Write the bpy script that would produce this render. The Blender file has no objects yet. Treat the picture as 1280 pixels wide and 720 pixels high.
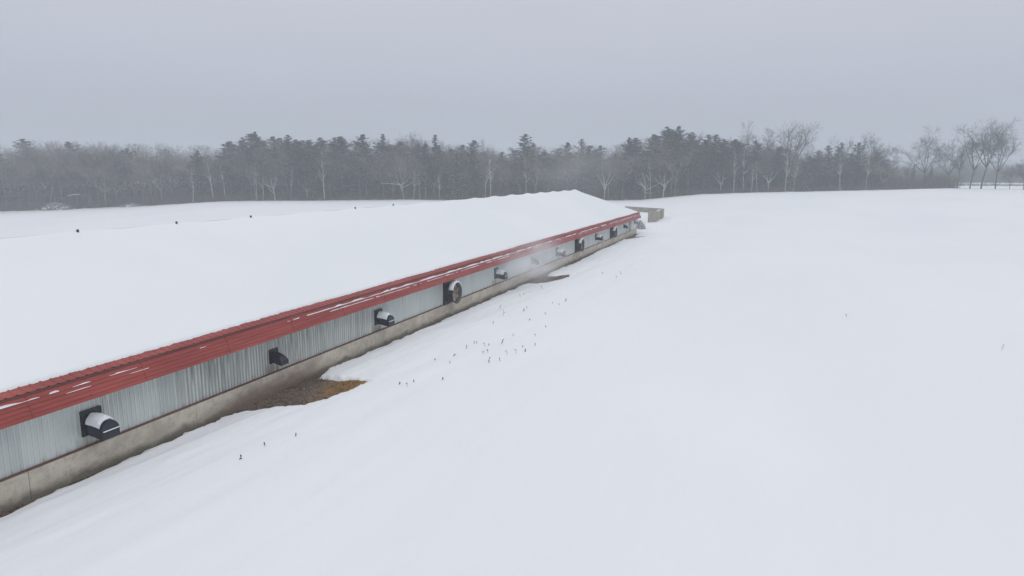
import bpy, bmesh, math, random
import numpy as np
from mathutils import Vector
R = math.radians
sc = bpy.context.scene
C = sc.collection

# ------------------------------------------------------------------ camera
PITCH, YAW, F = R(9.55), R(20.88), 853.0
CAM = np.array([19.2, 0.0, 9.0])
cd = bpy.data.cameras.new('camera'); cam = bpy.data.objects.new('camera', cd); C.objects.link(cam)
cam.location = CAM; cam.rotation_euler = (math.pi/2-PITCH, 0, YAW)
cd.sensor_width = 36; cd.lens = F/1280*36; cd.clip_end = 6000; cd.clip_start = .1
sc.camera = cam
FW = np.array([-math.sin(YAW)*math.cos(PITCH), math.cos(YAW)*math.cos(PITCH), -math.sin(PITCH)])
RT = np.array([math.cos(YAW), math.sin(YAW), 0.0]); UP = np.cross(RT, FW)
def at(px, py, D):
    """point of the place seen at photo pixel (px,py), D metres in front of the camera"""
    return CAM + D*(FW + RT*(px-640)/F + UP*(360-py)/F)

# ------------------------------------------------------------------ world: overcast sky
w = bpy.data.worlds.new("World"); sc.world = w; w.use_nodes = True
nt = w.node_tree; nt.nodes.clear()
out = nt.nodes.new('ShaderNodeOutputWorld'); bg = nt.nodes.new('ShaderNodeBackground')
sky = nt.nodes.new('ShaderNodeTexSky'); sky.sky_type = 'NISHITA'; sky.sun_disc = False
SUN_EL, SUN_AZ = R(50), R(115)
sky.sun_elevation = SUN_EL; sky.sun_rotation = SUN_AZ; sky.dust_density = 4
geo = nt.nodes.new('ShaderNodeNewGeometry'); sep = nt.nodes.new('ShaderNodeSeparateXYZ')
tc = nt.nodes.new('ShaderNodeTexCoord')
nt.links.new(tc.outputs['Generated'], sep.inputs[0])
ramp = nt.nodes.new('ShaderNodeValToRGB'); nt.links.new(sep.outputs['Z'], ramp.inputs[0])
e = ramp.color_ramp.elements
e[0].position = 0.0; e[0].color = (4.25, 4.85, 5.7, 1)
e[1].position = 1.0; e[1].color = (11.0, 11.1, 11.4, 1)
m_ = e.new(.10); m_.color = (4.95, 5.3, 6.15, 1)
m_ = e.new(.26); m_.color = (6.15, 6.25, 7.0, 1)
m_ = e.new(.5); m_.color = (7.2, 7.4, 7.9, 1)
ns = nt.nodes.new('ShaderNodeTexNoise'); ns.inputs['Scale'].default_value = 2.2; ns.inputs['Detail'].default_value = 3
mp = nt.nodes.new('ShaderNodeMapping'); mp.inputs['Scale'].default_value = (1, 1, 3.5)
nt.links.new(tc.outputs['Generated'], mp.inputs[0]); nt.links.new(mp.outputs[0], ns.inputs['Vector'])
mr = nt.nodes.new('ShaderNodeMapRange'); mr.inputs['To Min'].default_value = .98; mr.inputs['To Max'].default_value = 1.02
mr.inputs['From Min'].default_value = .3; mr.inputs['From Max'].default_value = .7
nt.links.new(ns.outputs['Fac'], mr.inputs['Value'])
mul = nt.nodes.new('ShaderNodeVectorMath'); mul.operation = 'SCALE'
nt.links.new(ramp.outputs[0], mul.inputs[0]); nt.links.new(mr.outputs[0], mul.inputs['Scale'])
mix = nt.nodes.new('ShaderNodeMix'); mix.data_type = 'RGBA'; mix.inputs[0].default_value = .93
nt.links.new(sky.outputs[0], mix.inputs[6]); nt.links.new(mul.outputs[0], mix.inputs[7])
nt.links.new(mix.outputs[2], bg.inputs['Color']); bg.inputs['Strength'].default_value = .1
nt.links.new(bg.outputs[0], out.inputs[0])

sd = bpy.data.lights.new('sun', 'SUN'); sd.energy = .35; sd.angle = R(35); sd.color = (1, .97, .93)
so = bpy.data.objects.new('sun', sd); C.objects.link(so); so.location = (0, 0, 60)
dirv = Vector((math.sin(SUN_AZ)*math.cos(SUN_EL), math.cos(SUN_AZ)*math.cos(SUN_EL), math.sin(SUN_EL)))
so.rotation_euler = dirv.to_track_quat('Z', 'Y').to_euler()
sc.render.engine = 'CYCLES'
vs = sc.view_settings; vs.view_transform = 'Standard'; vs.look = 'None'; vs.gamma = 1; vs.exposure = .02; vs.use_curve_mapping = False
sc.cycles.volume_bounces = 2

# ------------------------------------------------------------------ helpers
def tag(o, label=None, cat=None, group=None, kind=None):
    if label: o['label'] = label
    if cat: o['category'] = cat
    if group: o['group'] = group
    if kind: o['kind'] = kind
    return o
def mesh_obj(name, V, Fc, mat, parent=None, smooth=False, mats=None, idx=None):
    me = bpy.data.meshes.new(name); me.from_pydata([tuple(v) for v in V], [], Fc); me.update()
    o = bpy.data.objects.new(name, me); C.objects.link(o)
    for m in (mats or [mat]): me.materials.append(m)
    if idx is not None: me.polygons.foreach_set('material_index', idx)
    if smooth: me.polygons.foreach_set('use_smooth', [True]*len(me.polygons))
    if parent: o.parent = parent
    return o
def np_mesh(name, V, T, mat, k=3, smooth=False, idx=None):
    """fast mesh from numpy arrays; T has k vertex indices per face"""
    me = bpy.data.meshes.new(name); me.vertices.add(len(V)); me.vertices.foreach_set('co', np.asarray(V, np.float32).ravel())
    n = len(T); me.loops.add(n*k); me.loops.foreach_set('vertex_index', np.asarray(T, np.int32).ravel())
    me.polygons.add(n); me.polygons.foreach_set('loop_start', np.arange(n, dtype=np.int32)*k)
    me.polygons.foreach_set('loop_total', np.full(n, k, np.int32))
    for m in (mat if isinstance(mat, (list, tuple)) else [mat]): me.materials.append(m)
    if idx is not None: me.polygons.foreach_set('material_index', np.asarray(idx, np.int32))
    if smooth: me.polygons.foreach_set('use_smooth', np.ones(n, bool))
    me.update(calc_edges=True); return me
def link(name, me, parent=None, loc=None):
    o = bpy.data.objects.new(name, me); C.objects.link(o)
    if parent: o.parent = parent
    if loc is not None: o.location = loc
    return o
def empty(name, loc, label, cat, group=None, rz=0):
    o = bpy.data.objects.new(name, None); C.objects.link(o); o.location = loc; o.rotation_euler = (0, 0, rz)
    o.empty_display_size = .3
    return tag(o, label, cat, group)
class MB:
    def __init__(s): s.V = []; s.F = []; s.I = []
    def add(s, V, Fc, i=0):
        b = len(s.V); s.V += [tuple(v) for v in V]; s.F += [tuple(b+k for k in f) for f in Fc]; s.I += [i]*len(Fc)
    def box(s, x0, x1, y0, y1, z0, z1, i=0):
        s.add([(x, y, z) for z in (z0, z1) for x, y in ((x0, y0), (x1, y0), (x1, y1), (x0, y1))],
              [(3, 2, 1, 0), (4, 5, 6, 7), (0, 1, 5, 4), (1, 2, 6, 5), (2, 3, 7, 6), (3, 0, 4, 7)], i)
    def loft(s, rings, closed=True, cap0=False, cap1=False, i=0):
        n = len(rings[0]); V = [p for r in rings for p in r]; Fc = []
        for a in range(len(rings)-1):
            for k in range(n if closed else n-1):
                Fc.append((a*n+k, a*n+(k+1) % n, (a+1)*n+(k+1) % n, (a+1)*n+k))
        if cap0: Fc.append(tuple(range(n))[::-1])
        if cap1: Fc.append(tuple((len(rings)-1)*n+k for k in range(n)))
        s.add(V, Fc, i)
    def tube(s, p, q, r0, r1=None, n=8, cap=True, i=0):
        r1 = r0 if r1 is None else r1
        p = np.array(p, float); q = np.array(q, float); d = q-p; d /= np.linalg.norm(d)
        a = np.cross(d, [0, 0, 1] if abs(d[2]) < .9 else [1, 0, 0]); a /= np.linalg.norm(a); b = np.cross(d, a)
        rr = [[c+(a*math.cos(t)+b*math.sin(t))*r for t in [2*math.pi*k/n for k in range(n)]] for c, r in ((p, r0), (q, r1))]
        s.loft(rr, True, cap, cap, i)
    def build(s, name, mat, parent=None, smooth=False, mats=None):
        o = mesh_obj(name, s.V, s.F, mat, parent, smooth, mats, s.I if mats else None)
        bm = bmesh.new(); bm.from_mesh(o.data); bmesh.ops.recalc_face_normals(bm, faces=bm.faces); bm.to_mesh(o.data); bm.free()
        return o

# value noise in numpy
def vnoise(x, y, seed=0):
    x = np.asarray(x, float); y = np.asarray(y, float)
    xi = np.floor(x).astype(np.int64); yi = np.floor(y).astype(np.int64); fx = x-xi; fy = y-yi
    fx = fx*fx*(3-2*fx); fy = fy*fy*(3-2*fy)
    def h(a, b):
        n = (a*374761393+b*668265263+seed*974634777) & 0xffffffff
        n = ((n ^ (n >> 13))*1274126177) & 0xffffffff
        return ((n ^ (n >> 16)) & 0xffff)/65535.0
    return (h(xi, yi)*(1-fx)+h(xi+1, yi)*fx)*(1-fy)+(h(xi, yi+1)*(1-fx)+h(xi+1, yi+1)*fx)*fy
def fbm(x, y, seed=0, o=3):
    s = 0; a = .5
    for k in range(o): s = s+a*(vnoise(x*2**k, y*2**k, seed+k)-.5); a *= .5
    return s

# ------------------------------------------------------------------ materials
class NT:
    def __init__(s, name, rough=.8, spec=.3):
        s.m = bpy.data.materials.new(name); s.m.use_nodes = True; s.t = s.m.node_tree; s.b = s.t.nodes['Principled BSDF']
        s.b.inputs['Roughness'].default_value = rough; s.b.inputs['Specular IOR Level'].default_value = spec
        s.co = s.t.nodes.new('ShaderNodeTexCoord').outputs['Object']
    def L(s, a, b): s.t.links.new(a, b)
    def noise(s, scale=5, sc3=(1, 1, 1), detail=4, rough=.6, vec=None):
        m = s.t.nodes.new('ShaderNodeMapping'); m.inputs['Scale'].default_value = sc3; s.L(vec or s.co, m.inputs[0])
        n = s.t.nodes.new('ShaderNodeTexNoise'); n.inputs['Scale'].default_value = scale; n.inputs['Detail'].default_value = detail
        n.inputs['Roughness'].default_value = rough; s.L(m.outputs[0], n.inputs['Vector']); return n.outputs['Fac']
    def rng(s, v, a, b, c=0, d=1, smooth=True):
        m = s.t.nodes.new('ShaderNodeMapRange'); m.inputs['From Min'].default_value = a; m.inputs['From Max'].default_value = b
        m.inputs['To Min'].default_value = c; m.inputs['To Max'].default_value = d
        if smooth: m.interpolation_type = 'SMOOTHSTEP'
        s.L(v, m.inputs['Value']); return m.outputs[0]
    def math(s, op, a, b):
        m = s.t.nodes.new('ShaderNodeMath'); m.operation = op
        for k, v in enumerate((a, b)):
            if isinstance(v, (int, float)): m.inputs[k].default_value = v
            else: s.L(v, m.inputs[k])
        return m.outputs[0]
    def mix(s, f, a, b):
        m = s.t.nodes.new('ShaderNodeMix'); m.data_type = 'RGBA'
        if isinstance(f, (int, float)): m.inputs[0].default_value = f
        else: s.L(f, m.inputs[0])
        for k, v in ((6, a), (7, b)):
            if isinstance(v, tuple): m.inputs[k].default_value = (*v, 1)
            else: s.L(v, m.inputs[k])
        return m.outputs[2]
    def xyz(s, out=None):
        n = s.t.nodes.new('ShaderNodeSeparateXYZ'); s.L(out or s.co, n.inputs[0]); return n.outputs
    def normal_z(s):
        g = s.t.nodes.new('ShaderNodeNewGeometry'); return s.xyz(g.outputs['Normal'])[2]
    def rand(s):
        return s.t.nodes.new('ShaderNodeObjectInfo').outputs['Random']
    def col(s, c):
        if isinstance(c, tuple): s.b.inputs['Base Color'].default_value = (*c, 1)
        else: s.L(c, s.b.inputs['Base Color'])
        return s
    def bump(s, h, strength=.3, dist=.02):
        b = s.t.nodes.new('ShaderNodeBump'); b.inputs['Strength'].default_value = strength; b.inputs['Distance'].default_value = dist
        s.L(h, b.inputs['Height']); s.L(b.outputs[0], s.b.inputs['Normal']); return s
M = {}
SNOW = (.84, .88, .925)
n = NT('snow', .75, .2); a_ = n.noise(.06, (1, .5, 1), 4)
n.col(n.mix(n.rng(a_, .35, .65), (.785, .81, .845), (.82, .84, .865)))
h_ = n.math('ADD', n.math('MULTIPLY', n.noise(1.2, (1, .35, 1), 6, .6), .06), n.math('MULTIPLY', n.noise(9, (1, .6, 1), 4), .008))
n.bump(h_, .5, 1.0); M['snow'] = n.m
n = NT('roof_snow', .75, .2); a_ = n.noise(.08, (1, 1, 1), 4)
n.col(n.mix(n.rng(a_, .35, .65), (.755, .785, .815), (.79, .815, .84)))
n.bump(n.math('MULTIPLY', n.noise(2.2, (1, .5, 1), 5), .03), .5, 1.0); M['roofsnow'] = n.m

n = NT('bare_soil', .95, .15)
x_, y_, z_ = n.xyz()
g1 = n.noise(13, (1, 1, 1), 8, .75); g2 = n.noise(1.6, (1, 1, 1), 5, .65)
base = n.mix(n.rng(g1, .35, .68), (.075, .056, .045), (.32, .245, .195))
base = n.mix(n.math('MULTIPLY', n.rng(n.noise(3.4, (1, 1, 1), 4, .6), .50, .62), .7), base, (.05, .042, .034))
base = n.mix(n.rng(n.noise(24, (1, 1, 1), 3, .7), .6, .72), base, (.36, .32, .28))
yel = n.math('MULTIPLY', n.rng(x_, 1.0, 1.9), n.rng(n.math('ADD', y_, n.math('MULTIPLY', g2, 3.0)), 24.0, 25.0))
yel = n.math('MULTIPLY', n.math('MULTIPLY', yel, n.rng(y_, 30, 28)), n.rng(g1, .3, .55))
base = n.mix(n.math('MULTIPLY', yel, .9), base, (.30, .19, .055))
rust = n.math('MULTIPLY', n.math('MULTIPLY', n.rng(x_, 1.9, 2.4), n.rng(y_, 30, 28)), n.rng(g2, .42, .58))
base = n.mix(n.math('MULTIPLY', rust, .65), base, (.30, .13, .05))
n.col(base); n.bump(g1, .8, .08); M['soil'] = n.m

n = NT('ribbed_steel', .42, .5)
x_, y_, z_ = n.xyz()
pan = n.t.nodes.new('ShaderNodeTexWhiteNoise'); pan.noise_dimensions = '1D'
n.L(n.math('FLOOR', n.math('DIVIDE', y_, .92), 0), pan.inputs['W'])
cmb = n.t.nodes.new('ShaderNodeCombineXYZ'); n.L(n.math('FLOOR', n.math('DIVIDE', n.math('ADD', y_, 12.0), .08), 0), cmb.inputs[1]); n.L(n.math('MULTIPLY', z_, .55), cmb.inputs[2])
stk = n.noise(.37, (1, 1, 1), 2, .5, cmb.outputs[0]); stk2 = n.noise(.83, (1, 1, 1), 2, .5, cmb.outputs[0]); pat = n.noise(.33, (1, 1, .3), 3, .6)
steel = n.mix(pan.outputs['Value'], (.515, .555, .545), (.575, .61, .595))
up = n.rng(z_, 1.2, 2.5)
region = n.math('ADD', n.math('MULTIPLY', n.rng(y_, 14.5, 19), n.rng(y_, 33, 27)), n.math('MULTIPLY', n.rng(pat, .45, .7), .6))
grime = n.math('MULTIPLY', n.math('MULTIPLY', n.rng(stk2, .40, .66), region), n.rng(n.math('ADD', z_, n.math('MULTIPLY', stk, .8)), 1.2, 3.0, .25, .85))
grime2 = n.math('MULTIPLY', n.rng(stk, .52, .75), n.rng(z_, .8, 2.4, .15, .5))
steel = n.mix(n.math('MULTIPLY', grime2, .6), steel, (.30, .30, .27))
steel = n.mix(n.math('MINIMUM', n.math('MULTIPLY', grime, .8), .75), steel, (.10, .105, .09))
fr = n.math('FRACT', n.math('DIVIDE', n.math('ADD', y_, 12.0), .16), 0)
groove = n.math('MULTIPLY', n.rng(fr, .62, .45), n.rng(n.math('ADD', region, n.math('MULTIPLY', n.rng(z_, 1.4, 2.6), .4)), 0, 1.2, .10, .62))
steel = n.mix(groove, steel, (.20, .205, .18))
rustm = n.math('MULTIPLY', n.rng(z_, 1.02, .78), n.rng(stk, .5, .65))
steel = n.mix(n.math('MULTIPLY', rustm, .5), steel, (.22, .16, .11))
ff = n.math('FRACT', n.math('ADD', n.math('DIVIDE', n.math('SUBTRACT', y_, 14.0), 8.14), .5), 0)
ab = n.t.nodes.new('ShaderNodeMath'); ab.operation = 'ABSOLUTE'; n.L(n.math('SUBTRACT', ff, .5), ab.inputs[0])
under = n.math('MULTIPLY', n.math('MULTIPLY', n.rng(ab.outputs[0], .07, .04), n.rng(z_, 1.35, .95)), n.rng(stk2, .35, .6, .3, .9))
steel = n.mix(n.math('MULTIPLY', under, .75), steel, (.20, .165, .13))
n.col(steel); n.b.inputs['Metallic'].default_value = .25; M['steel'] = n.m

def red_mat(name, c0, c1, metal=0):
    n = NT(name, .5, .4)
    a = n.noise(1.5, (1, .25, 3), 5, .65); b = n.noise(14, (1, .15, 5), 3, .6)
    c = n.mix(n.rng(a, .35, .7), c0, c1)
    c = n.mix(n.math('MULTIPLY', n.rng(b, .55, .75), .25), c, (.42, .20, .18))
    c = n.mix(n.math('MULTIPLY', n.rng(n.noise(3, (1, 1.4, .3), 4), .6, .75), .35), c, (.10, .03, .028))
    n.col(c); return n.m
M['red'] = red_mat('red_painted_metal', (.25, .036, .031), (.34, .062, .048))
M['reddark'] = red_mat('shaded_red_metal', (.17, .055, .05), (.25, .085, .075))  # browner, darker red with the shade of the eave gap painted in
M['sill'] = red_mat('sill_flashing', (.10, .035, .03), (.15, .06, .05))

n = NT('concrete', .92, .2)
x_, y_, z_ = n.xyz()
c1 = n.noise(.9, (1, 1, 1.4), 6, .65); c2 = n.noise(6, (1, 1, 1), 6, .7); dr = n.noise(3.0, (1, 1.3, .14), 3, .6)
c = n.mix(n.rng(c1, .35, .65), (.41, .37, .31), (.56, .51, .435))
c = n.mix(n.math('MULTIPLY', n.rng(c2, .45, .75), .5), c, (.24, .21, .17))
damp = n.math('MULTIPLY', n.rng(n.math('SUBTRACT', z_, n.math('MULTIPLY', c1, .9)), -.22, -.50), .75)
c = n.mix(damp, c, (.085, .078, .058))
spl = n.math('MULTIPLY', n.math('MULTIPLY', n.rng(y_, 17.8, 20.5), n.rng(y_, 26.5, 23.0)), n.rng(n.math('ADD', z_, n.math('MULTIPLY', c1, .6)), 1.0, .45))
c = n.mix(n.math('MULTIPLY', spl, .82), c, (.20, .145, .115))
c = n.mix(n.math('MULTIPLY', n.rng(dr, .66, .74), n.rng(c1, .5, .62, 0, .8)), c, (.05, .045, .038))
n.col(c); n.bump(n.math('MULTIPLY', c2, .02), .5, 1); M['concrete'] = n.m
n = NT('pale_concrete', .9, .2); c1 = n.noise(1.3, (1, 1, 1), 6, .65)
n.col(n.mix(n.rng(c1, .35, .65), (.27, .25, .21), (.40, .37, .32))); M['pconc'] = n.m

def plain(name, c, rough=.6, var=.3, metal=0, spec=.4):
    n = NT(name, rough, spec); a = n.noise(6, (1, 1, 1), 5, .65)
    n.col(n.mix(n.rng(a, .3, .7), tuple(v*(1-var) for v in c), tuple(min(1, v*(1+var)) for v in c)))
    n.b.inputs['Metallic'].default_value = metal; return n.m
M['plate'] = plain('black_fan_frame', (.022, .024, .028), .55)
M['hood'] = plain('black_plastic_hood', (.012, .016, .024), .38, .25)
M['shroud'] = plain('grey_fan_cone', (.06, .062, .065), .5)
M['rust'] = plain('dusty_brown_fan_face', (.36, .25, .17), .8, .45)
M['rustblade'] = plain('dusty_fan_blade', (.46, .38, .28), .7, .3)
M['tan'] = plain('tan_panel', (.27, .24, .18), .8, .3)
M['vent'] = plain('dark_vent_cap', (.05, .05, .055), .6)
M['pipe'] = plain('galvanised_pipe', (.5, .51, .52), .45, .2, .5)
M['weed'] = plain('dry_weed', (.05, .038, .028), .9, .5)
M['stone'] = plain('brown_stone', (.15, .12, .10), .9, .5)
M['drygrass'] = plain('dry_grass', (.16, .12, .06), .95, .55)
M['gable'] = plain('gable_steel', (.5, .53, .53), .5, .1)

def tree_mat(name, c0, c1, snowamt, nscale=.6, lo=.15, hi=.6):
    n = NT(name, .95, .1)
    r = n.rand(); a = n.noise(nscale, (1, 1, 1), 3)
    c = n.mix(n.rng(a, .35, .65), c0, c1)
    hsv = n.t.nodes.new('ShaderNodeHueSaturation'); n.L(c, hsv.inputs['Color']); n.L(n.rng(r, 0, 1, .75, 1.3, False), hsv.inputs['Value']); c = hsv.outputs[0]
    up = n.math('MULTIPLY', n.rng(n.normal_z(), lo, hi), n.rng(n.noise(1.1, (1, 1, 1), 3), .62-snowamt*.5, .82-snowamt*.5))
    c = n.mix(n.math('MULTIPLY', up, min(1, .35+snowamt)), c, (.72, .76, .80))
    n.col(c); return n.m
M['bark'] = tree_mat('grey_brown_bark', (.045, .038, .034), (.075, .064, .056), .10)
M['palebark'] = tree_mat('pale_bark_with_snow', (.33, .32, .30), (.50, .49, .47), .8)
M['twig'] = tree_mat('fine_grey_twigs', (.042, .036, .032), (.07, .06, .054), .10)
M['paletwig'] = tree_mat('snow_dusted_twigs', (.08, .075, .07), (.15, .145, .14), .4)
M['masstwig'] = tree_mat('mixed_wood_twigs', (.022, .019, .017), (.23, .195, .165), .30, .12)
M['massneedle'] = tree_mat('mixed_wood_needles', (.006, .010, .008), (.06, .07, .056), .12, .2)
M['needle'] = tree_mat('dark_pine_needles', (.012, .019, .015), (.03, .04, .028), .13)
M['needlesnow'] = tree_mat('snow_laden_needles', (.014, .022, .018), (.03, .04, .03), .36)
M['brush'] = tree_mat('reddish_brown_brush', (.08, .055, .042), (.14, .10, .075), .22)
M['brushsnow'] = tree_mat('snowy_brush', (.10, .085, .07), (.18, .16, .14), .9)

# ------------------------------------------------------------------ terrain
BASE_PX = [(-400, 262), (-150, 265), (0, 265), (100, 261), (200, 257), (262, 252), (340, 251), (420, 251), (520, 250), (700, 251.5), (800, 250.5),
           (838, 246.5), (880, 242.6), (950, 240.8), (1040, 239), (1101, 237.6), (1182, 236), (1280, 236.6), (1500, 236), (1700, 236)]
TD = 215.0
azs, els = [], []
for px, py in BASE_PX:
    p = at(px, py, TD); azs.append(math.atan2(p[0]-CAM[0], p[1]-CAM[1])); els.append(p[2])
def sst(x, a, b):
    t = np.clip((x-a)/(b-a), 0, 1); return t*t*(3-2*t)
LX, RX, Y0, Y1 = -19.2, 0.0, -12.0, 102.8        # barn footprint
def g_smooth(x, y):
    x = np.asarray(x, float); y = np.asarray(y, float)
    az = np.arctan2(x-CAM[0], y-CAM[1]); rho = np.hypot(x-CAM[0], y-CAM[1])
    E = np.interp(az, azs, els)
    dx = np.maximum(np.maximum(LX-x, x-RX), 0); dy = np.maximum(np.maximum(Y0-y, y-Y1), 0); d = np.hypot(dx, dy)
    return E*np.clip((d-3)/108, 0, 1)**1.15*sst(rho, 15, 120)
P1 = [(-.6, 19.2), (.42, 19.62), (1.52, 20.52), (2.28, 21.01), (2.66, 22.3), (2.88, 23.39), (3.02, 24.34), (2.26, 24.58), (1.6, 24.35), (.96, 24.36), (.48, 24.5), (.25, 25.15), (-.6, 26.4)]
P2 = [(-.6, 49), (.1, 51.2), (.25, 52.5), (1.49, 53.98), (2.23, 56.16), (2.25, 58.6), (1.3, 57.4), (.4, 57.6), (.25, 59.5), (-.6, 61)]
P3 = [(-.6, 84), (.35, 92.2), (1.43, 95.27), (2.2, 99.3), (.5, 98.6), (.35, 102), (-.6, 103.5)]
def poly_sd(x, y, P):
    d = np.full(x.shape, 1e9); ins = np.zeros(x.shape, bool); n = len(P)
    for i in range(n):
        ax, ay = P[i]; bx, by = P[(i+1) % n]; ex, ey = bx-ax, by-ay
        t = np.clip(((x-ax)*ex+(y-ay)*ey)/(ex*ex+ey*ey), 0, 1)
        d = np.minimum(d, np.hypot(x-ax-t*ex, y-ay-t*ey))
        c = ((ay > y) != (by > y)); xs = ax+(y-ay)/(ey if ey else 1e-9)*ex
        ins ^= c & (x < xs)
    return np.where(ins, -d, d)
def snow_sd(x, y):
    s = x-(.20+.12*(fbm(y*.35, x*0, 5)*2+.5)+.05*fbm(y*2.5, x*0, 6))
    s = np.minimum(s, poly_sd(x, y, P1)); s = np.minimum(s, poly_sd(x, y, P2)); s = np.minimum(s, poly_sd(x, y, P3)*.8)
    return s+(.34*fbm(x*2.3, y*1.7, 9, 3)+.30*fbm(x*6.5, y*6, 19, 3))*np.clip(1.5-np.abs(s), 0, 1)
def snow_z(x, y):
    x = np.asarray(x, float); y = np.asarray(y, float)
    g = g_smooth(x, y)
    near = np.exp(-np.maximum(x, 0)/9.0)*(np.abs(y-45) < 70)
    q = x-.09*y
    z = g+near*.10*(vnoise(x*1.7, y*1.3, 35)**3)*np.exp(-np.maximum(x, 0)/2.0)+near*(.34*fbm(q*.62, y*.09, 21, 3)+.13*fbm(q*1.9, y*.26, 31, 3)+.035*fbm(q*4, y*1.3, 33, 2)) + .25*fbm(x*.03, y*.03, 41, 3)*np.clip(x/15, 0, 1)
    z = z+.10*fbm(x*.16+y*.02, y*.07, 51, 3)*np.clip(x/6, 0, 1)
    z = z+.28*fbm(x*.09, y*.09, 61, 3)*sst(y, 150, 200)
    # ploughed drift near the pit walls
    z = z+.5*np.exp(-(((x-2.2)/2.6)**2+((y-127)/7)**2))*(1+.8*fbm(x*.8, y*.5, 71))
    z = z+1.0*sst(x, -12, -9)*sst(x, -.7, -1.6)*sst(y, 127, 131)*sst(y, 147, 141)
    sd = snow_sd(x, y)
    edge = np.where((y > Y0) & (y < Y1+2) & (x < 8) & (x > -3), -.34+.40*sst(sd, -.12, .35)+.05*sst(sd, .3, 1.6), .11)
    return z+edge
def grid(xs, ys, zf, mat, name, smooth=True):
    X, Y = np.meshgrid(xs, ys); Z = zf(X, Y); nx, ny = len(xs), len(ys)
    V = np.stack([X.ravel(), Y.ravel(), Z.ravel()], 1)
    i = np.arange(ny-1)[:, None]*nx+np.arange(nx-1)[None, :]
    T = np.stack([i, i+1, i+nx+1, i+nx], -1).reshape(-1, 4)
    return link(name, np_mesh(name, V, T, mat, 4, smooth))
def spaced(*segs):
    r = []
    for a, b, s in segs: r += list(np.arange(a, b, s))
    r.append(segs[-1][1]); return np.array(r)
xs = spaced((-700, -100, 20), (-100, -22, 3), (-22, -3, 2.4), (-3, -.3, .9), (-.3, 3.4, .06), (3.4, 12, .22), (12, 40, .8), (40, 120, 2.5), (120, 300, 6), (300, 700, 25))
ys = spaced((-160, -20, 10), (-20, 5, 1), (5, 17, .3), (17, 28, .065), (28, 47, .22), (47, 63, .15), (63, 110, .3), (110, 160, .8), (160, 260, 2), (260, 420, 8), (420, 900, 40))
tag(grid(xs, ys, snow_z, M['snow'], 'snow_field'), kind='structure')
def soil_z(x, y): return -.35*sst(snow_sd(x, y), .25, .6)+-.13+.05*fbm(x*1.4, y*1.4, 81, 4)+.07*fbm(x*6, y*6, 91, 2)*(x > .1)+.05*np.clip(x-.3, 0, 4)
tag(grid(spaced((-.05, 4.2, .07)), spaced((-12, 17, .5), (17, 28, .07), (28, 47, .4), (47, 63, .14), (63, 106, .3)), soil_z, M['soil'], 'ground', True), kind='structure')

# ------------------------------------------------------------------ barn
barn = empty('barn', (0, 0, 0), 'very long low livestock barn with ribbed steel wall, red eave and snow-covered roof', 'barn')
EAVE, RIDGE_X, RIDGE_Z, PITCHR = 3.12, -9.6, 6.42, .315
def wall_profile(y0, y1, p=.16, d=.02):
    pts = []; y = y0
    while y < y1:
        pts += [(0, y), (0, y+p*.62), (d, y+p*.70), (d, y+p*.92)]; y += p
    return pts
def ribbed(mb, x, y0, y1, z0, z1, sgn=1):
    pr = wall_profile(y0, y1); V = [(x+sgn*a, b, z0) for a, b in pr]+[(x+sgn*a, b, z1) for a, b in pr]; n_ = len(pr)
    mb.add(V, [(i, i+1, n_+i+1, n_+i) for i in range(n_-1)])
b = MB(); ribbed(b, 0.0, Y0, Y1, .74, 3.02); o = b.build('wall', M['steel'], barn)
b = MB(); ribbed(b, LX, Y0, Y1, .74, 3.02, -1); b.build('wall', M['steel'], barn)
for yy, s in ((Y0, -1), (Y1, 1)):
    b = MB(); b.add([(LX, yy, -.4), (-.02, yy, -.4), (-.02, yy, 3.0), (RIDGE_X, yy, RIDGE_Z-.25), (LX, yy, 3.0)], [(0, 1, 2, 3, 4)])
    b.build('gable_wall', M['gable'], barn)
# concrete footing wall, joints every 6 m
b = MB(); y = Y0
while y < Y1-.1:
    y2 = min(y+6, Y1); prof = [(-.1, -.5), (.10, -.5), (.095, .70), (.075, .745), (-.1, .75)]
    b.loft([[(a, yy, c) for a, c in prof] for yy in (y+.008, y2-.008)], True, True, True); y = y2
b.build('foundation', M['concrete'], barn)
b = MB(); b.box(.02, .085, Y0, Y1, .752, .80); b.box(.086, .094, Y0, Y1, .758, .795); b.build('sill_flashing', M['sill'], barn)
b = MB(); b.box(LX-.1, LX+.1, Y0, Y1, -.5, .75); b.build('foundation', M['concrete'], barn)
# roof panels (ribbed red metal)
def roofz(x): return RIDGE_Z-.16+(PITCHR*(RIDGE_X-x) if x > RIDGE_X else PITCHR*(x-RIDGE_X))
for side in (1, -1):
    b = MB(); pts = []; y = Y0-.3
    while y < Y1+.35: pts += [(y, 0), (y+.2, 0), (y+.225, .022), (y+.265, .022)]; y += .29
    xa = .46 if side == 1 else -19.66
    V = [(RIDGE_X, y, roofz(RIDGE_X)+h) for y, h in pts]+[(xa, y, roofz(xa)+h) for y, h in pts]; n_ = len(pts)
    b.add(V, [(i, i+1, n_+i+1, n_+i) for i in range(n_-1)])
    b.build('roof', M['red'], barn)
ze = roofz(.46)      # roof edge height
b = MB()
b.box(.36, .40, Y0-.3, Y1+.3, ze-.14, ze-.03)               # recessed drip board, coloured to stand in for the shaded gap
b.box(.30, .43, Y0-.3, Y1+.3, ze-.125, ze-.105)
b.build('drip_board', M['reddark'], barn)
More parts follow.
